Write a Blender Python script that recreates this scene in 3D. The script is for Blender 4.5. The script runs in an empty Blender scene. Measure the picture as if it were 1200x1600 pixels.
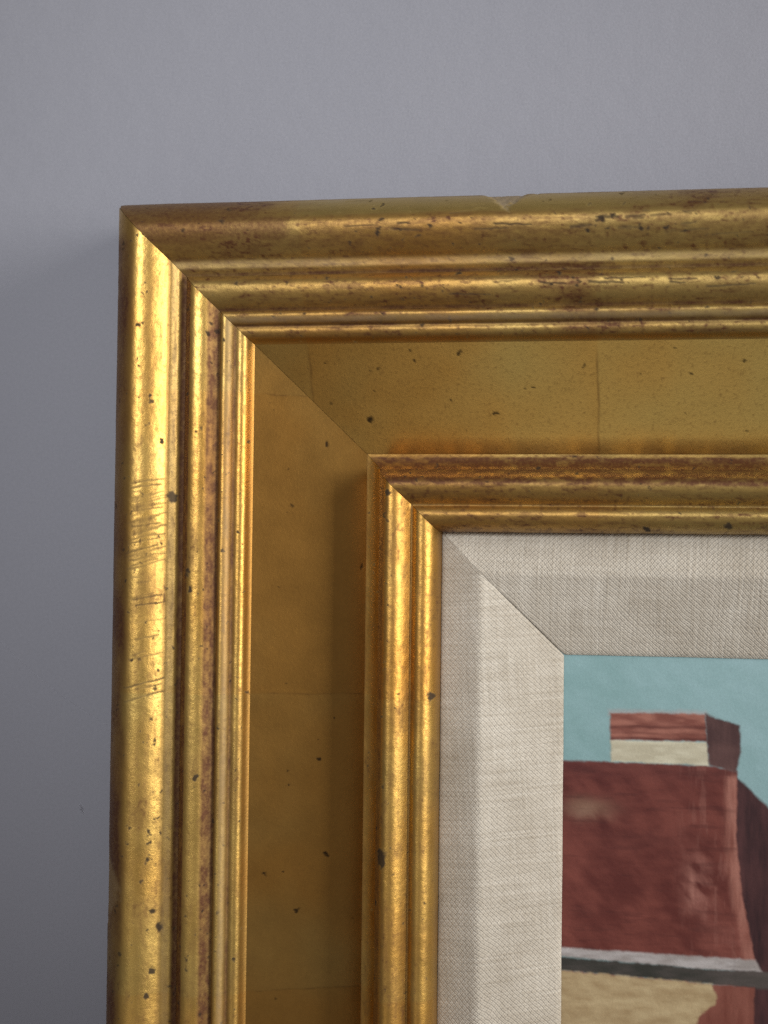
import bpy, math
import numpy as np
from mathutils import Matrix, Vector

MM = 0.001
scene = bpy.context.scene
COL = scene.collection

# ------------------------------------------------------------------ camera
cam_d = bpy.data.cameras.new('camera')
cam = bpy.data.objects.new('camera', cam_d)
COL.objects.link(cam)
cam_d.sensor_fit = 'HORIZONTAL'
cam_d.sensor_width = 36.0
cam_d.lens = 72.0
cam_d.clip_start = 0.01
cam_d.clip_end = 50.0
RGT = Vector((0.98586, 0.167166, 0.011659))
UPV = Vector((-0.007010, -0.028373, 0.999573))
FWD = Vector((-0.167426, 0.985520, 0.026800))
M = Matrix(((RGT.x, UPV.x, -FWD.x), (RGT.y, UPV.y, -FWD.y), (RGT.z, UPV.z, -FWD.z)))
cam.matrix_world = Matrix.Translation(Vector((0.159441, -0.463338, -0.106231))) @ M.to_4x4()
cam_d.dof.use_dof = True
cam_d.dof.focus_distance = 0.452
cam_d.dof.aperture_fstop = 10.0
scene.camera = cam

# ------------------------------------------------------------------ light
world = bpy.data.worlds.new('World')
scene.world = world
world.use_nodes = True
bg = world.node_tree.nodes['Background']
bg.inputs['Color'].default_value = (1.0, 0.93, 0.96, 1)
bg.inputs['Strength'].default_value = 0.152

def area(name, loc, target, sx, sy, power, color):
    d = bpy.data.lights.new(name, 'AREA')
    d.shape = 'RECTANGLE'
    d.size = sx
    d.size_y = sy
    d.energy = power
    d.color = color
    o = bpy.data.objects.new(name, d)
    COL.objects.link(o)
    o.location = loc
    o.rotation_euler = (Vector(target) - Vector(loc)).to_track_quat('-Z', 'Y').to_euler()
    return o

area('window_light', (1.82, -0.70, 0.26), (0.08, 0, -0.02), 0.8, 1.1, 30.0, (1.0, 0.97, 0.92))
area('floor_bounce_fill', (0.14, -0.95, -0.72), (0.12, 0, -0.06), 0.5, 0.45, 0.36, (1.0, 0.90, 0.74))  # unseen warm fill, added as floor bounce to brighten the top frieze

# a ceiling spot throws a soft pool of light over the top of the frame
sp = bpy.data.lights.new('spot_light', 'SPOT')
sp.energy = 38.0
sp.color = (0.95, 0.975, 1.0)
sp.spot_size = math.radians(26.5)
sp.spot_blend = 1.0
sp.shadow_soft_size = 0.16
spo = bpy.data.objects.new('spot_light', sp)
COL.objects.link(spo)
spo.location = (0.02, -1.30, 0.24)
spo.rotation_euler = (Vector((0.055, 0, -0.015)) - Vector(spo.location)).to_track_quat('-Z', 'Y').to_euler()

vs = scene.view_settings
vs.view_transform = 'Standard'
vs.look = 'None'
vs.exposure = 0.0
vs.gamma = 1.0
vs.use_curve_mapping = False
scene.cycles.max_bounces = 8
scene.cycles.use_denoising = False

# ------------------------------------------------------------------ numeric noise
_rng = np.random.default_rng(11)
_TAB = _rng.random((256, 256)).astype(np.float32)

def vn(x, y, seed=0):
    x = np.asarray(x, np.float32) + seed * 17.31
    y = np.asarray(y, np.float32) + seed * 9.73
    xi = np.floor(x).astype(int); yi = np.floor(y).astype(int)
    fx = x - xi; fy = y - yi
    fx = fx * fx * (3 - 2 * fx); fy = fy * fy * (3 - 2 * fy)
    a = _TAB[xi & 255, yi & 255]; b = _TAB[(xi + 1) & 255, yi & 255]
    c = _TAB[xi & 255, (yi + 1) & 255]; d = _TAB[(xi + 1) & 255, (yi + 1) & 255]
    return (a * (1 - fx) + b * fx) * (1 - fy) + (c * (1 - fx) + d * fx) * fy

def fbm(x, y, seed=0, octv=4):
    t = 0; w = 0; a = 1.0
    for i in range(octv):
        t = t + a * vn(x * 2 ** i, y * 2 ** i, seed + i * 3)
        w += a; a *= 0.5
    return t / w

def sstep(a, b, x):
    t = np.clip((x - a) / (b - a), 0, 1)
    return t * t * (3 - 2 * t)

# ------------------------------------------------------------------ materials
def new_mat(name):
    m = bpy.data.materials.new(name)
    m.use_nodes = True
    nt = m.node_tree
    return m, nt, nt.nodes['Principled BSDF']

def node(nt, typ, **kw):
    n = nt.nodes.new(typ)
    for k, v in kw.items():
        setattr(n, k, v)
    return n

def attr(nt, name):
    n = node(nt, 'ShaderNodeAttribute')
    n.attribute_name = name
    return n

def mixc(nt, fac, a, b, blend='MIX'):
    n = node(nt, 'ShaderNodeMix', data_type='RGBA', blend_type=blend)
    for i, v in ((0, fac), (6, a), (7, b)):
        if hasattr(v, 'is_linked'):
            nt.links.new(v, n.inputs[i])
        else:
            n.inputs[i].default_value = v if i == 0 else (*v, 1)
    return n.outputs[2]

def mth(nt, op, a, b=None, c=None, clamp=False):
    n = node(nt, 'ShaderNodeMath', operation=op, use_clamp=clamp)
    for i, v in enumerate((a, b, c)):
        if v is None:
            continue
        if hasattr(v, 'is_linked'):
            nt.links.new(v, n.inputs[i])
        else:
            n.inputs[i].default_value = v
    return n.outputs[0]

def noise(nt, vec, scale, detail=4, rough=0.55):
    n = node(nt, 'ShaderNodeTexNoise')
    n.inputs['Scale'].default_value = scale
    n.inputs['Detail'].default_value = detail
    n.inputs['Roughness'].default_value = rough
    if vec is not None:
        nt.links.new(vec, n.inputs['Vector'])
    return n.outputs['Fac']

def gold_material(name, rough0, tex=1.0, drop=0.45):
    m, nt, b = new_mat(name)
    L = nt.links
    tc = node(nt, 'ShaderNodeTexCoord').outputs['Object']
    wear_shade = attr(nt, 'wear_shade').outputs['Fac']
    dirt = attr(nt, 'dirt').outputs['Fac']
    gesso = attr(nt, 'gesso').outputs['Fac']
    tone = attr(nt, 'tone').outputs['Fac']
    n1 = noise(nt, tc, 90, 5)
    n2 = noise(nt, tc, 900, 4, 0.65)
    n3 = noise(nt, tc, 3500, 2, 0.6)
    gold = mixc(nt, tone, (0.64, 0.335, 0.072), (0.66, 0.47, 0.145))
    dk = mth(nt, 'MULTIPLY_ADD', n1, 0.26, 0.80)
    gold = mixc(nt, 1.0, gold, node_rgb(nt, dk), 'MULTIPLY')
    # leaf rubbed thin in fine grains over the red bole
    grain = mth(nt, 'MULTIPLY', mth(nt, 'SUBTRACT', n2, 0.53), 5.0, clamp=True)
    grain = mth(nt, 'MULTIPLY', grain, 0.38)
    w2 = mth(nt, 'MULTIPLY', wear_shade, mth(nt, 'MULTIPLY_ADD', n2, 0.7, 0.62), clamp=True)
    w2 = mth(nt, 'MAXIMUM', w2, grain)
    c = mixc(nt, w2, gold, (0.125, 0.050, 0.020))
    c = mixc(nt, dirt, c, (0.026, 0.016, 0.010))
    c = mixc(nt, gesso, c, mixc(nt, n2, (0.15, 0.105, 0.07), (0.33, 0.27, 0.21)))
    L.new(c, b.inputs['Base Color'])
    inv = mth(nt, 'MULTIPLY', mth(nt, 'MULTIPLY_ADD', dirt, -1.0 if tex > .5 else -0.1, 1.0), mth(nt, 'SUBTRACT', 1.0, gesso))
    met = mth(nt, 'MULTIPLY', inv, mth(nt, 'MULTIPLY_ADD', w2, -drop, 0.97), clamp=True)
    L.new(met, b.inputs['Metallic'])
    r = mth(nt, 'MULTIPLY_ADD', n1, 0.14 * tex, rough0 - 0.06 * tex)
    r = mth(nt, 'MULTIPLY_ADD', w2, 0.16 * tex, r)
    r = mth(nt, 'MULTIPLY_ADD', mth(nt, 'MAXIMUM', dirt, gesso), 0.35 * (1 if tex > .5 else .1), r, clamp=True)
    L.new(r, b.inputs['Roughness'])
    b.inputs['Specular IOR Level'].default_value = 0.35
    bm = node(nt, 'ShaderNodeBump')
    bm.inputs['Strength'].default_value = 0.5 * tex
    bm.inputs['Distance'].default_value = 0.00012
    h = mth(nt, 'MULTIPLY_ADD', n3, 0.5, n2)
    L.new(h, bm.inputs['Height'])
    L.new(bm.outputs['Normal'], b.inputs['Normal'])
    return m

def node_rgb(nt, val):
    n = node(nt, 'ShaderNodeCombineColor')
    for i in range(3):
        nt.links.new(val, n.inputs[i])
    return n.outputs[0]

GOLD = gold_material('gilded_leaf_mouldings', 0.37)
GOLD_FRIEZE = gold_material('gilded_leaf_frieze', 0.25, 0.35, 0.06)

def bole_material():
    m, nt, b = new_mat('red_bole_wood')
    tc = node(nt, 'ShaderNodeTexCoord').outputs['Object']
    n = noise(nt, tc, 160, 6)
    c = mixc(nt, n, (0.07, 0.025, 0.012), (0.20, 0.075, 0.03))
    nt.links.new(c, b.inputs['Base Color'])
    b.inputs['Roughness'].default_value = 0.6
    return m
BOLE = bole_material()

def wall_material():
    m, nt, b = new_mat('painted_plaster')
    tc = node(nt, 'ShaderNodeTexCoord').outputs['Object']
    big = noise(nt, tc, 9, 3)
    fine = noise(nt, tc, 1300, 3, 0.7)
    mid = noise(nt, tc, 120, 4, 0.5)
    c = mixc(nt, big, (0.310, 0.316, 0.358), (0.345, 0.348, 0.390))
    f = mth(nt, 'MULTIPLY_ADD', fine, 0.34, 0.83)
    c = mixc(nt, 1.0, c, node_rgb(nt, f), 'MULTIPLY')
    nt.links.new(c, b.inputs['Base Color'])
    b.inputs['Roughness'].default_value = 0.75
    b.inputs['Specular IOR Level'].default_value = 0.25
    bm = node(nt, 'ShaderNodeBump')
    bm.inputs['Strength'].default_value = 0.6
    bm.inputs['Distance'].default_value = 0.0004
    nt.links.new(mth(nt, 'MULTIPLY_ADD', fine, 0.25, mid), bm.inputs['Height'])
    nt.links.new(bm.outputs['Normal'], b.inputs['Normal'])
    return m
WALL = wall_material()

def linen_material():
    m, nt, b = new_mat('woven_linen')
    L = nt.links
    uv = node(nt, 'ShaderNodeUVMap').outputs[0]      # millimetres: x across, y along the slip
    sep = node(nt, 'ShaderNodeSeparateXYZ')
    # thread wander
    wn = node(nt, 'ShaderNodeTexNoise')
    wn.inputs['Scale'].default_value = 0.12
    wn.inputs['Detail'].default_value = 3
    L.new(uv, wn.inputs['Vector'])
    wv = node(nt, 'ShaderNodeVectorMath', operation='MULTIPLY_ADD')
    L.new(wn.outputs['Color'], wv.inputs[0])
    wv.inputs[1].default_value = (2.2, 2.2, 0)
    L.new(uv, wv.inputs[2])
    L.new(wv.outputs[0], sep.inputs[0])
    X, Y = sep.outputs[0], sep.outputs[1]
    P = 0.86
    k = 2 * math.pi / P
    # per-thread slub: noise stretched along each thread
    def slub(sx, sy, sc):
        mp = node(nt, 'ShaderNodeMapping')
        mp.inputs['Scale'].default_value = (sx, sy, 1)
        L.new(uv, mp.inputs['Vector'])
        return noise(nt, mp.outputs[0], sc, 3, 0.6)
    s_weft = slub(0.045, 1.15, 1.0)
    s_warp = slub(1.15, 0.045, 1.0)
    a = mth(nt, 'SINE', mth(nt, 'MULTIPLY', X, k))
    c_ = mth(nt, 'SINE', mth(nt, 'MULTIPLY', Y, k))
    a2 = mth(nt, 'SINE', mth(nt, 'MULTIPLY', X, k * 0.5))
    c2 = mth(nt, 'SINE', mth(nt, 'MULTIPLY', Y, k * 0.5))
    over = mth(nt, 'MULTIPLY', a2, c2)
    h = mth(nt, 'MULTIPLY_ADD', mth(nt, 'MULTIPLY', a, c_), 0.5, mth(nt, 'MULTIPLY', over, 0.5))
    h = mth(nt, 'MULTIPLY_ADD', s_weft, 1.5, h)
    h = mth(nt, 'MULTIPLY_ADD', s_warp, 0.7, h)
    fine = noise(nt, uv, 2.6, 2, 0.7)
    h = mth(nt, 'MULTIPLY_ADD', fine, 0.8, h)
    big = noise(nt, uv, 0.05, 4)
    t = mth(nt, 'MULTIPLY_ADD', mth(nt, 'MULTIPLY', a, c_), 0.07, mth(nt, 'MULTIPLY_ADD', s_weft, 1.0, mth(nt, 'MULTIPLY_ADD', s_warp, 0.6, -0.35)), clamp=True)
    t = mth(nt, 'MULTIPLY_ADD', big, 0.9, mth(nt, 'SUBTRACT', t, 0.45), clamp=True)
    col = mixc(nt, t, (0.46, 0.395, 0.305), (0.86, 0.80, 0.69))
    L.new(col, b.inputs['Base Color'])
    b.inputs['Roughness'].default_value = 0.85
    b.inputs['Specular IOR Level'].default_value = 0.15
    b.inputs['Sheen Weight'].default_value = 0.15
    bm = node(nt, 'ShaderNodeBump')
    bm.inputs['Strength'].default_value = 1.0
    bm.inputs['Distance'].default_value = 0.00018
    L.new(h, bm.inputs['Height'])
    L.new(bm.outputs['Normal'], b.inputs['Normal'])
    return m
LINEN = linen_material()

def paint_material():
    m, nt, b = new_mat('oil_paint')
    L = nt.links
    col = attr(nt, 'paint').outputs['Color']
    tc = node(nt, 'ShaderNodeTexCoord').outputs['Object']
    n = noise(nt, tc, 1400, 3, 0.6)
    f = mth(nt, 'MULTIPLY_ADD', n, 0.24, 0.88)
    L.new(mixc(nt, 1.0, col, node_rgb(nt, f), 'MULTIPLY'), b.inputs['Base Color'])
    b.inputs['Roughness'].default_value = 0.55
    b.inputs['Specular IOR Level'].default_value = 0.3
    bm = node(nt, 'ShaderNodeBump')
    bm.inputs['Strength'].default_value = 0.4
    bm.inputs['Distance'].default_value = 0.0001
    L.new(n, bm.inputs['Height'])
    L.new(bm.outputs['Normal'], b.inputs['Normal'])
    return m
PAINT = paint_material()

# ------------------------------------------------------------------ mesh helpers
def grid_mesh(name, co, mat, parent=None, attrs=None, uv=None, color=None, flip=False):
    """co: (n, m, 3) in millimetres -> one smooth grid mesh object."""
    n, m = co.shape[:2]
    me = bpy.data.meshes.new(name)
    idx = np.arange(n * m).reshape(n, m)
    q = np.stack([idx[:-1, :-1], idx[1:, :-1], idx[1:, 1:], idx[:-1, 1:]], -1).reshape(-1, 4)
    if flip:
        q = q[:, ::-1]
    nf = len(q)
    me.vertices.add(n * m)
    me.vertices.foreach_set('co', (co.reshape(-1, 3) * MM).astype(np.float32).ravel())
    me.loops.add(nf * 4)
    me.loops.foreach_set('vertex_index', q.astype(np.int32).ravel())
    me.polygons.add(nf)
    me.polygons.foreach_set('loop_start', np.arange(0, nf * 4, 4, dtype=np.int32))
    me.update(calc_edges=True)
    me.polygons.foreach_set('use_smooth', np.ones(nf, dtype=bool))
    for k, v in (attrs or {}).items():
        a = me.attributes.new(k, 'FLOAT', 'POINT')
        a.data.foreach_set('value', v.astype(np.float32).ravel())
    if color is not None:
        a = me.attributes.new('paint', 'FLOAT_COLOR', 'POINT')
        a.data.foreach_set('color', np.concatenate([color, np.ones(color.shape[:2] + (1,))], -1).astype(np.float32).ravel())
    if uv is not None:
        ul = me.uv_layers.new(name='UVMap')
        ul.data.foreach_set('uv', uv.reshape(-1, 2)[q.ravel()].astype(np.float32).ravel())
    me.materials.append(mat)
    o = bpy.data.objects.new(name, me)
    COL.objects.link(o)
    if parent:
        o.parent = parent
    return o

def poly_mesh(name, verts, faces, mat, parent=None):
    me = bpy.data.meshes.new(name)
    me.from_pydata([tuple(c * MM for c in v) for v in verts], [], faces)
    me.update()
    me.materials.append(mat)
    o = bpy.data.objects.new(name, me)
    COL.objects.link(o)
    if parent:
        o.parent = parent
    return o

# world axes: x right, z up, y into the wall.  Frame corner (top left) at x = z = 0.
# heights h are measured off the painting's face (h = 0), the wall is at h = -10 mm.
W, H = 470.0, 560.0
WALL_H = -10.0

# ------------------------------------------------------------------ wall
nx = np.concatenate([np.linspace(-2000, -60, 14)[:-1], np.linspace(-60, 240, 76), np.linspace(240, 2400, 14)[1:]])
nz = np.concatenate([np.linspace(-2200, -280, 14)[:-1], np.linspace(-280, 100, 96), np.linspace(100, 1500, 12)[1:]])
X, Z = np.meshgrid(nx, nz, indexing='ij')
hh = 0.25 * (fbm(X / 60, Z / 60, 5, 2) - 0.5)
wall = grid_mesh('wall', np.stack([X, -(WALL_H + hh), Z], -1), WALL)
wall['kind'] = 'structure'

# small raised flaw in the paint, left of the frame
dn = np.linspace(-1, 1, 21)
A, B = np.meshgrid(dn, dn, indexing='ij')
rr = np.sqrt(A ** 2 + B ** 2)
bump = np.clip(1 - rr, 0, 1) ** 1.5
flaw = grid_mesh('paint_drip', np.stack([-18.6 + 1.1 * A + 1.3 * B, -(WALL_H - 0.3 + 0.85 * bump), -189.5 - 3.4 * B], -1), WALL, parent=wall, flip=True)

# ------------------------------------------------------------------ frame profile
def arc(p0, p1, c, step=0.3):
    """quadratic curve p0 -> p1 with control c, sampled about every step mm."""
    p0, p1, c = map(np.array, (p0, p1, c))
    L = np.linalg.norm(c - p0) + np.linalg.norm(p1 - c)
    n = max(2, int(L / step))
    t = np.linspace(0, 1, n + 1)[:, None]
    return (1 - t) ** 2 * p0 + 2 * t * (1 - t) * c + t * t * p1

def line(p0, p1, step=0.3):
    return arc(p0, p1, ((p0[0] + p1[0]) / 2, (p0[1] + p1[1]) / 2), step)

def chain(*segs):
    out = [segs[0]]
    for s in segs[1:]:
        out.append(s[1:])
    P = np.concatenate(out)
    # rubbed, softened arrises
    L = np.concatenate([[0], np.cumsum(np.linalg.norm(np.diff(P, axis=0), axis=1))])
    n = len(P)
    t = np.linspace(0, L[-1], n)
    P = np.stack([np.interp(t, L, P[:, 0]), np.interp(t, L, P[:, 1])], 1)
    for k in range(7):
        P[1:-1] = .25 * P[:-2] + .5 * P[1:-1] + .25 * P[2:]
    return P

SECTIONS = [
    ('outer_moulding', chain(
        line((0.5, 11.0), (0.5, 15.0)),
        arc((0.5, 15.0), (10.0, 32.2), (3.0, 28.8)),
        arc((10.0, 32.2), (19.9, 27.8), (14.6, 33.2)),
        line((19.9, 27.8), (20.2, 27.3)),
        arc((20.2, 27.3), (23.1, 26.9), (21.8, 26.8)),
        arc((23.1, 26.9), (24.9, 25.8), (23.9, 25.9)))),
    ('bead_moulding', chain(
        arc((24.9, 25.8), (28.0, 29.6), (25.6, 29.0)),
        arc((28.0, 29.6), (34.2, 26.8), (31.6, 30.0)),
        arc((34.2, 26.8), (35.4, 25.8), (34.7, 25.9)))),
    ('step_moulding', chain(
        arc((35.4, 25.8), (36.6, 26.9), (35.6, 26.8)),
        arc((36.6, 26.9), (39.2, 25.0), (38.4, 26.8)),
        arc((39.2, 25.0), (39.8, 24.0), (39.4, 24.1)),
        arc((39.8, 24.0), (41.0, 24.5), (40.0, 24.6)),
        arc((41.0, 24.5), (43.4, 22.3), (42.9, 24.3)),
        arc((43.4, 22.3), (44.6, 20.4), (43.8, 21.0)))),
    ('frieze', chain(
        arc((44.6, 20.4), (76.3, 5.4), (60.0, 12.5), 0.4))),
    ('sight_moulding', chain(
        arc((76.3, 5.4), (81.2, 9.6), (80.4, 6.2)),
        arc((81.2, 9.6), (85.4, 21.2), (81.9, 20.2)),
        arc((85.4, 21.2), (91.4, 17.0), (88.6, 21.6)),
        line((91.4, 17.0), (92.2, 16.6)),
        arc((92.2, 16.6), (94.8, 18.5), (92.5, 18.3)),
        arc((94.8, 18.5), (99.6, 11.6), (98.8, 17.8)),
        line((99.6, 11.6), (99.7, 7.4)))),
]

# ---- marks on the two visible rails, in mm (u across from the outer edge, s along from the corner)
SPOTS = {
    'T': [(66.2, 77.8, 1.1), (64.3, 115.6, 1.0), (60.9, 102.3, .5), (57.4, 124.6, .6), (57, 126.9, .55), (58.4, 80.1, .5), (49.6, 92.1, .5),
          (47.6, 105.6, .9), (52.1, 78.5, .6), (50.3, 65.7, .6), (51.9, 81.6, .5), (62, 66.2, .8), (25.7, 106.5, 1.3), (29.9, 132.7, .7),
          (14.5, 83.2, 1.0), (11.9, 146.5, 1.3), (11.5, 149.5, 1.0), (14.6, 148.7, .7), (15, 157.6, .7), (15, 164.6, .8), (15.2, 169.8, .7),
          (5.5, 84, 1.0), (26.2, 135.0, .9), (98.5, 160, 1.0), (97.4, 183, 1.2), (7.2, 82.0, .8), (15.2, 143.0, .9)],
    'L': [(64.9, 73.6, 1.0), (66.1, 196.5, .9), (58.2, 212.7, 1.0), (53.9, 201.1, .6), (49.5, 201.6, .8), (55.4, 175.8, .5), (63.5, 168.2, .6),
          (74.8, 110.3, .8), (67.9, 155.8, .4), (85.2, 88.1, 1.2), (84.4, 194.1, 2.2), (84.8, 196.5, 1.6), (98, 148.2, 1.5), (82.2, 187.2, .6), (82.6, 208.6, .8),
          (82.4, 230.4, 1.0), (21.8, 90.2, 1.9), (18.8, 74.2, .7), (17.3, 188.4, .9), (16.7, 196.7, 1.1), (18.2, 211.6, .9), (20, 216.2, 1.4),
          (9.8, 115.3, .8), (11.6, 138.1, .7), (4.2, 93, 1.1), (27.9, 112.3, 1.1), (28.2, 117.7, 1.2), (30.8, 172.2, 1.0), (41.4, 100.6, .8), (37.2, 106, .6),
          (41.9, 225.5, .9), (18.5, 184.5, .6), (17.2, 191.5, .5), (15.8, 61, .5), (12, 40, .6), (13, 52, .6), (18.8, 229, 1.2), (17, 236, 1.1)],
}
SCRATCH = {'L': [], 'T': []}
_r = np.random.default_rng(5)
for i in range(70):      # slanting rub marks across the left outer moulding
    s0 = _r.choice([_r.uniform(86, 112), _r.uniform(92, 110), _r.uniform(84, 150)])
    u0 = _r.uniform(9.5, 13.5); ln = _r.uniform(3, 9)
    SCRATCH['L'].append((u0, s0, min(u0 + ln, 20.4), s0 - ln * _r.uniform(.15, .40), _r.uniform(.20, .34), _r.uniform(.25, .7)))
for a in ((9.5, 146.6, 20.4, 143.6, .3, .9), (10, 150.5, 20.4, 147.4, .35, .7), (13, 122.4, 20.4, 121.2, .2, .9)):
    SCRATCH['L'].append(a)
for i in range(22):      # cracks running along the top rail
    s0 = _r.uniform(60, 185); u0 = _r.choice([_r.uniform(11, 17), _r.uniform(3, 9), _r.uniform(27, 33)])
    ln = _r.uniform(3, 12)
    SCRATCH['T'].append((u0, s0, u0 + _r.uniform(-.5, .5), s0 + ln, _r.uniform(.18, .36), _r.uniform(.35, .9)))
for i in range(16):
    s0 = _r.uniform(138, 172); u0 = _r.uniform(10, 16); ln = _r.uniform(1.5, 6)
    SCRATCH['T'].append((u0, s0, u0 + _r.uniform(-.6, .6), s0 + ln, _r.uniform(.25, .5), _r.uniform(.4, .9)))
for a in ((12.7, 117, 13.1, 127.5, .25, .9), (29.2, 130, 29.6, 137, .2, .95), (29.6, 166, 29.9, 170, .3, .95), (31, 176, 30.5, 189, .25, .95), (9.4, 104, 8.2, 112, .25, .8)):
    SCRATCH['T'].append(a)
SPECKS = {}
for r_ in 'LT':
    L_ = []
    for i in range(900):
        u = _r.uniform(1, 99.5); s = _r.uniform(2, 290)
        if 44 < u < 77 and _r.random() < 0.9:
            continue
        L_.append((u, s, 0.16 + 0.34 * _r.random() ** 2.2))
    SPECKS[r_] = L_

def fields(rail, U, S, Hh):
    Ux, Sx = U, S
    wx = Ux + 1.9 * (fbm(Ux * .8, Sx * .8, 41, 3) - .5)
    wy = Sx + 1.9 * (fbm(Ux * .8, Sx * .8, 57, 3) - .5)
    seed = {'L': 0, 'T': 31, 'R': 62, 'B': 93}[rail]
    disp = 0.13 * (fbm(Ux / 5, Sx / 9, seed + 1, 3) - .5)
    mould = 1 - sstep(42.6, 44.0, Ux) * (1 - sstep(75.5, 77, Ux))
    disp = disp * (.1 + .9 * mould)
    disp = disp + mould * .08 * (fbm(Ux / 1.6, Sx / 2.6, seed + 4, 3) - .5)
    fine = fbm(Ux * .9, Sx * .35, seed + 3, 4)
    blot = fbm(Ux / 7, Sx / 16, seed + 9, 4)
    rub = fbm(Ux * 1.1, Sx * .16, seed + 51, 4)
    flake = fbm(Ux * 1.3, Sx * .8, seed + 61, 4)
    wear_shade = (.05 + .95 * mould) * (0.3 * sstep(.52, .75, blot) + .25 * sstep(.50, .75, rub) + .28 * sstep(.58, .72, flake))
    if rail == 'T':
        wear_shade = wear_shade + .46 * mould
    dirt = np.zeros_like(Ux); gesso = np.zeros_like(Ux)
    # outer arris worn to the red bole
    e = 1.7 + 1.6 * (fbm(Sx / 4, Sx * 0, seed + 12, 3) - .5)
    wear_shade = np.maximum(wear_shade, 0.95 * (1 - sstep(e * .6, e * 1.2, Ux)) * (Hh < 31))
    # red-brown darkening along the quirks
    for g, wd, am in ((24.5, 1.0, .9), (35.0, 1.0, .9), (39.6, .8, .85), (91.9, .5, .6), (20.1, .4, .35), (76.4, .5, .45), (99.95, .7, .7)):
        k = am * np.exp(-((Ux - g) / wd) ** 2) * (0.65 + 0.7 * (fbm(Sx / 6, Ux * 0, int(g) + seed, 3)))
        wear_shade = np.maximum(wear_shade, k); dirt = np.maximum(dirt, k * .18)
    dust = np.maximum(np.exp(-((Ux - 38.1) / .9) ** 4), .6 * np.exp(-((Ux - 21.7) / 1.2) ** 4))
    gesso = np.maximum(gesso, .42 * dust * (.45 + .9 * fbm(Ux, Sx / 7, seed + 33, 3)))
    if rail == 'T':
        edge = 58 + 60 * (fbm(Ux / 3.5, Sx / 11, 3, 4) - .5)
        dk = (1 - sstep(edge - 14, edge + 14, Sx)) * (1 - sstep(15, 19, Ux + 4 * (blot - .5))) 
        wear_shade = np.maximum(wear_shade, .85 * dk)
        wear_shade = wear_shade * (1 - .8 * sstep(46, 72, Sx + 30 * (fbm(Ux / 2.5, Sx / 9, 88, 4) - .5)) * (1 - sstep(135, 170, Sx)) * sstep(1.6, 3, Ux) * (1 - sstep(7.5, 9.5, Ux)))  # mask cut back to paint the yellow highlight on the upward face
        wear_shade = np.maximum(wear_shade, .6 * sstep(8.5, 11, Ux) * (1 - sstep(17.5, 19, Ux)) * (0.5 + fine))  # front of the moulding browned: its dark reflection put into the colour
        wear_shade = np.maximum(wear_shade, .95 * sstep(76.5, 77.5, Ux) * (1 - sstep(85.5, 88.0, Ux)) * (.5 + fine))  # outward sight slope darkened in colour for the dark reflection it shows
    if rail == 'L':
        dk = (1 - sstep(7.5, 12.0, Ux + 3.5 * (blot - .5))) * sstep(8, 16, Ux * 0 + Sx)
        wear_shade = np.maximum(wear_shade, .9 * dk * (0.55 + 0.8 * fbm(Sx / 14, Ux / 9, 77, 3)))  # worn outward face, deepened with painted shade where it turns from the light
        wear_shade = np.maximum(wear_shade, 1.1 * sstep(22.9, 23.9, Ux) * (1 - sstep(27.0, 27.8, Ux)) * (.6 + .6 * fine))  # bead's outward face: bole wear plus shade put into the colour
        wear_shade = np.maximum(wear_shade, .85 * sstep(80.5, 82, Ux) * (1 - sstep(83.6, 84.6, Ux)) * (.6 + .6 * fine))  # steep sight slope: shade painted over its orange interreflection
        wear_shade = np.maximum(wear_shade, 1.0 * sstep(31.4, 32.8, Ux) * (1 - sstep(35.0, 35.8, Ux)) * (.6 + .6 * fine))  # inner foot of the bead, shaded brown in the colour
    if rail in 'LT':
        for (u, s, r) in SPOTS[rail]:
            d = np.hypot((wx - u), (wy - s) / 1.25) / (r * .85)
            k = 1 - sstep(.55, 1.05, d)
            dirt = np.maximum(dirt, .92 * k); disp = disp - .02 * k * min(r, 1)
        for (u, s, r) in SPECKS[rail]:
            if u < U.min() - 1 or u > U.max() + 1:
                continue
            j = np.argmin(np.abs(Sx[:, 0] - s))
            j0, j1 = max(0, j - 30), min(len(Sx), j + 30)
            sl = (slice(j0, j1), slice(None))
            d = np.hypot(wx[sl] - u, (wy[sl] - s) / 1.3) / r
            dirt[sl] = np.maximum(dirt[sl], .8 * (1 - sstep(.6, 1.3, d)))
        for (u0, s0, u1, s1, w_, am) in SCRATCH[rail]:
            du, ds = u1 - u0, s1 - s0
            sx_, sy_ = Ux + .25 * (wx - Ux), Sx + .25 * (wy - Sx)
            t = np.clip(((sx_ - u0) * du + (sy_ - s0) * ds) / (du * du + ds * ds), 0, 1)
            d = np.hypot(sx_ - u0 - t * du, sy_ - s0 - t * ds) / (w_ * (1.15 - .5 * t))
            k = am * (1 - sstep(.2, 1.6, d))
            dirt = np.maximum(dirt, .8 * k); disp = disp - .03 * k
    tone = np.clip(.45 + 1.1 * (fbm(Ux / 26, Sx / 30, seed + 21, 3) - .5), 0, 1)
    # lap lines between leaves of gold
    laps = {'L': (59.5, 148.5, 236.0), 'T': (61.0, 145.8)}.get(rail, (80., 160., 240., 320.))
    for i, l in enumerate(laps):
        ls = l + (0.012 * (Ux - 60)) + .5 * (vn(Ux / 4, Ux * 0, 7 + i) - .5)
        k = np.exp(-((Sx - ls) / .30) ** 2) * (.3 + .6 * vn(Ux / 3, Sx * 0, 15 + i))
        k = k * sstep(46, 48, Ux) * (1 - sstep(75.5, 77, Ux))
        wear_shade = np.maximum(wear_shade, .8 * k); dirt = np.maximum(dirt, (.30 if rail == 'L' else .08) * k)
        tone = np.clip(tone + (.22 if i % 2 else -.18) * sstep(ls - .3, ls + .3, Sx), 0, 1)
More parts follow.
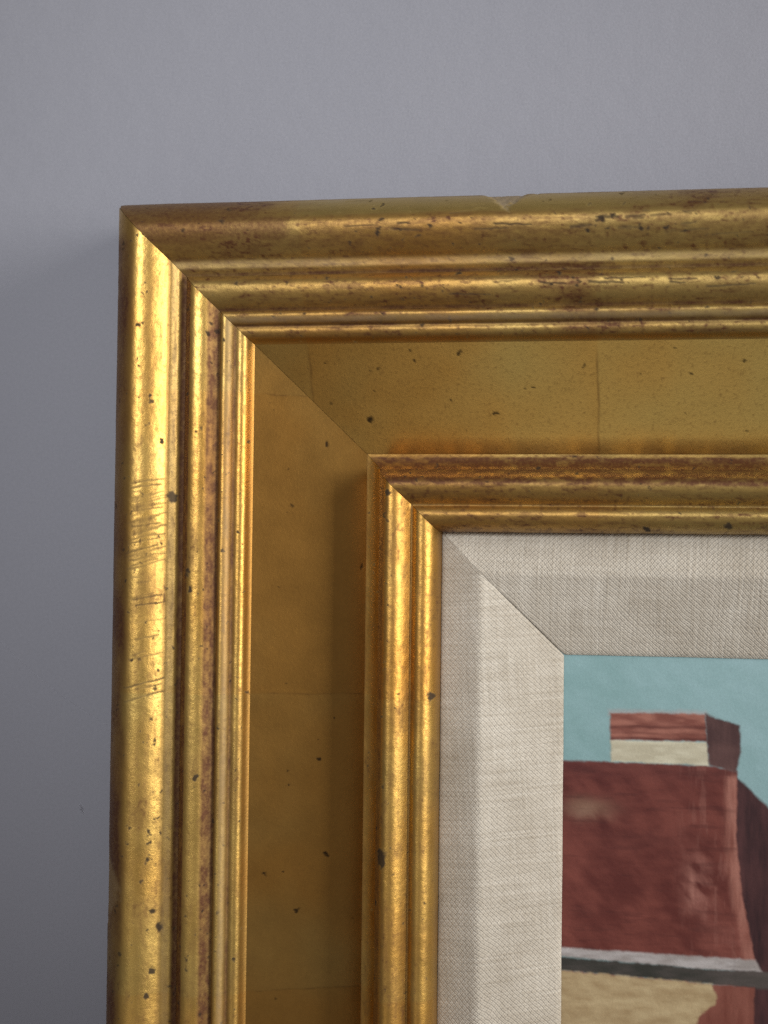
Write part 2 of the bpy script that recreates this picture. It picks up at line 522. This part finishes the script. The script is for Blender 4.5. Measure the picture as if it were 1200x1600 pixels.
    if rail == 'T':
        tone = np.clip(tone + .38 - .25 * (1 - sstep(112, 124, Sx)) + .6 * sstep(56, 64, Sx) * (1 - sstep(130, 170, Sx)) * (1 - sstep(8, 10, Ux)), 0, 1)  # yellow highlight near the outer edge is painted into the tone too
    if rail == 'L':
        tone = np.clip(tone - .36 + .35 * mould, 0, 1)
        wear_shade = np.maximum(wear_shade, .38 * (1 - mould))  # left frieze browned evenly all over
    return disp, np.clip(wear_shade, 0, 1), np.clip(dirt, 0, 1), gesso, tone

def chips(rail, U, S, Hh, disp, wear_shade, dirt, gesso):
    """losses at the edges: how far the surface is knocked back (mm), bare ground exposed"""
    rag = 4.5 * (fbm(U * .7, S * .5, 71, 4) - .5)
    back = np.zeros_like(U)
    if rail == 'T':
        k = 1 - sstep(.75, 1.02, np.abs(S - 120.0 + rag) / 9.0 + np.clip(U + .6 * rag, 0, 99) / 9.5)
        back += .55 * k * (.6 + .8 * fbm(U, S, 72, 3)); gesso = np.maximum(gesso, .8 * k)
        k = 1 - sstep(.7, 1.0, np.hypot(S - 0.0, U - 0.0) / 4.2 + .3 * rag)
        back += 4.0 * k; gesso = np.maximum(gesso, k)
    if rail == 'L':
        k = 1 - sstep(.75, 1.02, np.abs(S - 205.0 + 1.5 * rag) / 17.0 + np.clip(U + rag, 0, 99) / 10.5)
        back += .15 * k; gesso = np.maximum(gesso, .28 * k)
        k = 1 - sstep(.7, 1.0, np.hypot(S - 0.5, U) / 3.0 + .3 * rag)
        back += 2.0 * k; gesso = np.maximum(gesso, k)
    wear_shade = wear_shade * (1 - gesso); dirt = dirt * (1 - .6 * gesso)
    return disp - back, wear_shade, dirt, gesso

def prof_normals(P):
    t = np.gradient(P, axis=0)
    n = np.stack([-t[:, 1], t[:, 0]], 1)
    return n / np.linalg.norm(n, axis=1, keepdims=True)

def place(rail, U, S, Hh):
    """rail coordinates -> world mm"""
    if rail == 'L':
        return np.stack([U, -Hh, -S], -1)
    if rail == 'T':
        return np.stack([S, -Hh, -U], -1)
    if rail == 'R':
        return np.stack([W - U, -Hh, -S], -1)
    return np.stack([S, -Hh, U - H], -1)

frame = bpy.data.objects.new('picture_frame', None)
COL.objects.link(frame)
frame['label'] = 'wide antique gilded picture frame with stepped mouldings hanging on the grey wall'
frame['category'] = 'picture frame'
RAIL_LABEL = {'L': 'brightly lit left rail with rubbed leaf and slanting scratches',
              'T': 'olive brown top rail with a chipped upper edge', 'R': None, 'B': None}
GAP = 0.07

def along(L, fine_to, step):
    if fine_to:
        return np.concatenate([np.arange(0, fine_to, step), np.linspace(fine_to, L, 24)])
    return np.linspace(0, L, 60)

for rail in 'TLRB':
    L = W if rail in 'TB' else H
    seen = rail in 'TL'
    # timber body behind the gilding
    bu = [(0.8, WALL_H + 1.0), (0.8, 11.2), (6, 18), (22, 22), (40, 19), (48, 10), (76, 1.5), (86, 12), (99.2, 6.2), (99.2, WALL_H + 1.0)]
    g = 0.4
    vA = [place(rail, np.array(u), np.array(u + g), np.array(h)) for u, h in bu]
    vB = [place(rail, np.array(u), np.array(L - u - g), np.array(h)) for u, h in bu]
    n = len(bu)
    faces = [(i, (i + 1) % n, (i + 1) % n + n, i + n) for i in range(n)] + [tuple(range(n))[::-1], tuple(range(n, 2 * n))]
    body = poly_mesh('rail', [tuple(map(float, v)) for v in vA + vB], faces, BOLE, frame)
    if RAIL_LABEL[rail]:
        body['label'] = RAIL_LABEL[rail]
    for name, P in SECTIONS:
        if not seen:
            P = P[::3] if (len(P) - 1) % 3 == 0 else np.concatenate([P[::3], P[-1:]])
        Nn = prof_normals(P)
        Sj = along(L, 300 if rail == 'L' else 235, 0.42) if seen else along(L, 0, 0)
        u = P[None, :, 0] + 0 * Sj[:, None]
        h = P[None, :, 1] + 0 * Sj[:, None]
        g = GAP + (1.2 * np.exp(-(u / 2.4) ** 2) if seen else 0)      # mitre sprung open at the outer corner
        s = u + g + Sj[:, None] * (L - 2 * (u + g)) / L
        d, wear_shade, dirt, gesso, tone = fields(rail, u, s, h)
        d, wear_shade, dirt, gesso = chips(rail, u, s, h, d, wear_shade, dirt, gesso)
        U2 = u + d * Nn[None, :, 0]; H2 = h + d * Nn[None, :, 1]
        co = place(rail, U2, s, H2)
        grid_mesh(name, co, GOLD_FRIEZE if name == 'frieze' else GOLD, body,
                  dict(wear_shade=wear_shade, dirt=dirt, gesso=gesso, tone=tone), flip=rail in 'LB')

# ------------------------------------------------------------------ linen liner
LP = chain(line((99.4, 5.4), (99.5, 7.8), .5), arc((99.5, 7.8), (111.2, 11.0), (105, 9.6), .5), arc((111.2, 11.0), (113.2, 10.5), (112.3, 11.35), .25),
           arc((113.2, 10.5), (135.4, 0.9), (124.8, 5.9), .5), arc((135.4, 0.9), (135.9, 0.15), (135.9, 0.7), .2))
arcl = np.concatenate([[0], np.cumsum(np.linalg.norm(np.diff(LP, axis=0), axis=1))])
LN = prof_normals(LP)
for rail in 'TLRB':
    L = W if rail in 'TB' else H
    seen = rail in 'TL'
    Sj = along(L, 300 if rail == 'L' else 235, 0.8) if seen else along(L, 0, 0)
    u = LP[None, :, 0] + 0 * Sj[:, None]; h = LP[None, :, 1] + 0 * Sj[:, None]
    s = u + 0.03 + Sj[:, None] * (L - 2 * (u + .03)) / L
    d = .18 * (fbm(u / 9, s / 9, 91 + ord(rail), 3) - .5)
    # cloth is glued over the mitre on the outer slope and only splits near the painting
    d = d - .22 * np.exp(-((s - u) / .35) ** 2) * sstep(112, 122, u)
    co = place(rail, u + d * LN[None, :, 0], s, h + d * LN[None, :, 1])
    uv = np.stack([arcl[None, :] + 0 * Sj[:, None] + {'L': 0, 'T': 37, 'R': 71, 'B': 113}[rail], s], -1)
    th = math.radians({'L': 4.0, 'T': 2.0, 'R': 3, 'B': 1}[rail])
    uv = np.stack([uv[..., 0] * math.cos(th) - uv[..., 1] * math.sin(th), uv[..., 0] * math.sin(th) + uv[..., 1] * math.cos(th)], -1)
    o = grid_mesh('linen_slip', co, LINEN, frame, uv=uv, flip=rail in 'LB')
    if rail == 'L':
        o['label'] = 'pale linen covered slip along the left of the painting'
    if rail == 'T':
        o['label'] = 'beige linen covered slip along the top of the painting'

# ------------------------------------------------------------------ painting
def srgb(c):
    c = np.array(c) / 255.0
    return np.where(c <= .04045, c / 12.92, ((c + .055) / 1.055) ** 2.4)

px0, px1, pz0, pz1 = 134.0, W - 134.0, -(H - 134.0), -134.0
gx = np.concatenate([np.arange(px0, 205, .28), np.linspace(205, px1, 60)])
gz = np.concatenate([np.linspace(pz0, -262, 60)[:-1], np.arange(-262, pz1, .28), [pz1]])
X, Z = np.meshgrid(gx, gz, indexing='ij')

def inside(poly, soft=.35, warp=.35, seed=0):
    """soft mask of a polygon with a hand-painted edge"""
    x = X + warp * 2 * (fbm(X / 1.6, Z / 1.6, 301 + seed, 3) - .5)
    z = Z + warp * 2 * (fbm(X / 1.6, Z / 1.6, 331 + seed, 3) - .5)
    ins = np.zeros(X.shape, bool); dist = np.full(X.shape, 1e9)
    n = len(poly)
    for i in range(n):
        (x0, z0), (x1, z1) = poly[i], poly[(i + 1) % n]
        c = ((z0 > z) != (z1 > z)) & (x < (x1 - x0) * (z - z0) / ((z1 - z0) if z1 != z0 else 1e-9) + x0)
        ins ^= c
        dx, dz = x1 - x0, z1 - z0
        t = np.clip(((x - x0) * dx + (z - z0) * dz) / (dx * dx + dz * dz + 1e-9), 0, 1)
        dist = np.minimum(dist, np.hypot(x - x0 - t * dx, z - z0 - t * dz))
    sd = np.where(ins, dist, -dist)
    return sstep(-soft * 1.5, soft * 1.5, sd)

def lay(c, mask, a, b, fld):
    col = srgb(a) + (srgb(b) - srgb(a)) * np.clip(fld, 0, 1)[..., None]
    return c * (1 - mask[..., None]) + col * mask[..., None]

strokeH = fbm(X / 6, Z / 1.7, 401, 4)
strokeV = fbm(X / 1.6, Z / 9, 411, 4)
cloud = fbm(X / 11, Z / 11, 421, 4)
dab = fbm((X + Z) / 4, (X - Z) / 9, 431, 4)
def con(f, k=2.4): return np.clip(.5 + (f - .5) * k, 0, 1)

c = np.zeros(X.shape + (3,))
full = np.ones(X.shape)
c = lay(c, full, (132, 168, 168), (160, 193, 197), con(.4 * dab + .2 * strokeH + .4 * cloud, 1.5) * .7 + .3 * sstep(140, 185, X))
# roof slope in shadow, right of the wall
dark = inside([(183.3, -167.6), (195.5, -178.9), (230, -222), (262, -262), (262, -430), (186.0, -430), (186.3, -226), (185.3, -205), (183.4, -189)], .4, .3, 1)
c = lay(c, dark, (52, 30, 33), (86, 52, 52), con(.6 * strokeV + .4 * cloud))
# red wall
wallp = inside([(120, -167.4), (178.6, -167.7), (186.6, -168.9), (186.4, -188.9), (188.3, -205.2), (192.3, -226), (120, -224)], .35, .3, 2)
c = lay(c, wallp, (88, 35, 30), (134, 72, 61), con(.2 * strokeH + .45 * cloud + .35 * dab, 3.0) * .75 + .18 * sstep(-180, -215, Z))
top = wallp * (1 - sstep(-172, -168.5, Z) * 0) * sstep(-175, -169, Z)
c = lay(c, top * .55, (94, 44, 40), (112, 58, 52), con(strokeH))
xe = np.interp(-Z, [167, 189, 205, 226], [186.4, 186.2, 188.1, 192.2])
lightedge = wallp * sstep(-4.2, -1.6, X - xe + 1.6 * (strokeV - .5)) * sstep(-169.5, -171.5, Z)
c = lay(c, lightedge * .75, (150, 92, 78), (186, 128, 112), con(strokeV))
def blob(x, z, rx, rz, p=1):
    return np.exp(-(((X + 3 * (cloud - .5) - x) / rx) ** 2 + ((Z + 3 * (dab - .5) - z) / rz) ** 2)) * p
c = lay(c, wallp * blob(143, -181.5, 7, 2.8, .85), (140, 105, 85), (150, 118, 98), con(dab))
c = lay(c, wallp * blob(175, -203, 4, 9, .95) * con(dab), (165, 110, 98), (186, 130, 116), con(strokeV))
c = lay(c, wallp * sstep(.56, .74, fbm(X / 1.3, Z / 7, 455, 4)) * .22 * sstep(165, 180, X), (160, 108, 96), (178, 126, 112), con(dab))
c = lay(c, wallp * sstep(.55, .75, fbm(X / 12, Z / 1.4, 465, 4)) * .35, (70, 30, 28), (84, 38, 34), con(dab))
c = lay(c, wallp * blob(160, -190, 16, 3, .45), (84, 38, 34), (96, 46, 40), con(strokeH))
c = lay(c, wallp * blob(184, -217, 8, 6, .45), (150, 88, 76), (170, 105, 92), con(strokeH))
# chimney
cream = inside([(149.9, -161.0), (178.0, -160.8), (178.6, -167.5), (150.0, -167.3)], .3, .25, 3)
c = lay(c, cream, (196, 188, 162), (218, 212, 186), con(strokeH))
halo = inside([(149.0, -151.9), (177.6, -151.6), (178.4, -153.2), (149.0, -153.6)], .5, .4, 4)
c = lay(c, halo * .45, (176, 150, 146), (186, 170, 168), con(strokeH))
brick = inside([(149.6, -152.9), (177.5, -152.5), (177.9, -160.5), (149.8, -160.9)], .3, .3, 5)
c = lay(c, brick, (132, 76, 64), (168, 110, 94), con(strokeH))
for (za, zb, w_, am) in ((-157.1, -156.5, .55, .8), (-160.5, -160.2, .5, .95), (-158.8, -158.6, .35, .4)):
    zc = za + (zb - za) * (X - 150) / 27.5 + .7 * (fbm(X / 5, X * 0, 5, 2) - .5)
    k = brick * np.exp(-((Z - zc) / w_) ** 2) * am * (0.6 + .5 * vn(X / 3, Z * 0, 9))
    c = lay(c, np.clip(k, 0, 1), (78, 30, 26), (94, 40, 34), con(strokeH))
side = inside([(177.3, -152.4), (187.4, -155.6), (187.9, -163.4), (186.4, -169.4), (178.5, -167.6), (177.8, -160.6)], .35, .4, 6)
c = lay(c, side, (68, 44, 44), (102, 72, 68), con(.6 * strokeV + .4 * dab) * .6 + .5 * sstep(-160, -163, Z))
# ledge
ledge = inside([(120, -222.8), (192.1, -223.7), (194.0, -227.0), (180.4, -227.3), (120, -225.2)], .35, .3, 7)
c = lay(c, ledge, (166, 158, 154), (196, 190, 188), con(strokeH))
ledged = inside([(120, -225.2), (180.4, -227.1), (193.6, -226.9), (262, -228), (262, -233.5), (195.8, -232.0), (180.4, -231.5), (120, -229.2)], .35, .35, 8)
c = lay(c, ledged, (56, 56, 50), (92, 84, 80), con(strokeH) * .5 + .55 * sstep(165, 190, X))
# lower wall: red pilaster and pale tan patch
low = inside([(120, -229.2), (180.4, -231.4), (191.9, -231.6), (191.9, -430), (120, -430)], .3, .3, 9)
c = lay(c, low, (122, 66, 54), (150, 92, 78), con(.5 * strokeV + .5 * cloud))
tan = inside([(120, -229.3), (179.7, -231.3), (181.3, -234.6), (180.5, -237.6), (176.8, -239.7), (175.2, -243.5), (175.0, -300), (120, -300)], .4, .5, 10)
c = lay(c, tan, (176, 150, 110), (206, 184, 142), con(.6 * strokeH + .4 * dab))
# brush relief
rel = .025 * (strokeH - .5) + .08 * (brick + cream + ledge) + .05 * (wallp + dark)
painting = grid_mesh('painting', np.stack([X, -(-0.2 + rel), Z], -1), PAINT, color=c, flip=True)
painting['label'] = 'small oil painting of a red building with chimney under pale blue sky'
painting['category'] = 'painting'
# canvas board behind the paint
bx = [(px0, pz0), (px1, pz0), (px1, pz1), (px0, pz1)]
vv = [(x, 0.6, z) for x, z in bx] + [(x, 4.0, z) for x, z in bx]
poly_mesh('canvas_board', vv, [(0, 1, 2, 3), (7, 6, 5, 4), (0, 4, 5, 1), (1, 5, 6, 2), (2, 6, 7, 3), (3, 7, 4, 0)], BOLE, painting)
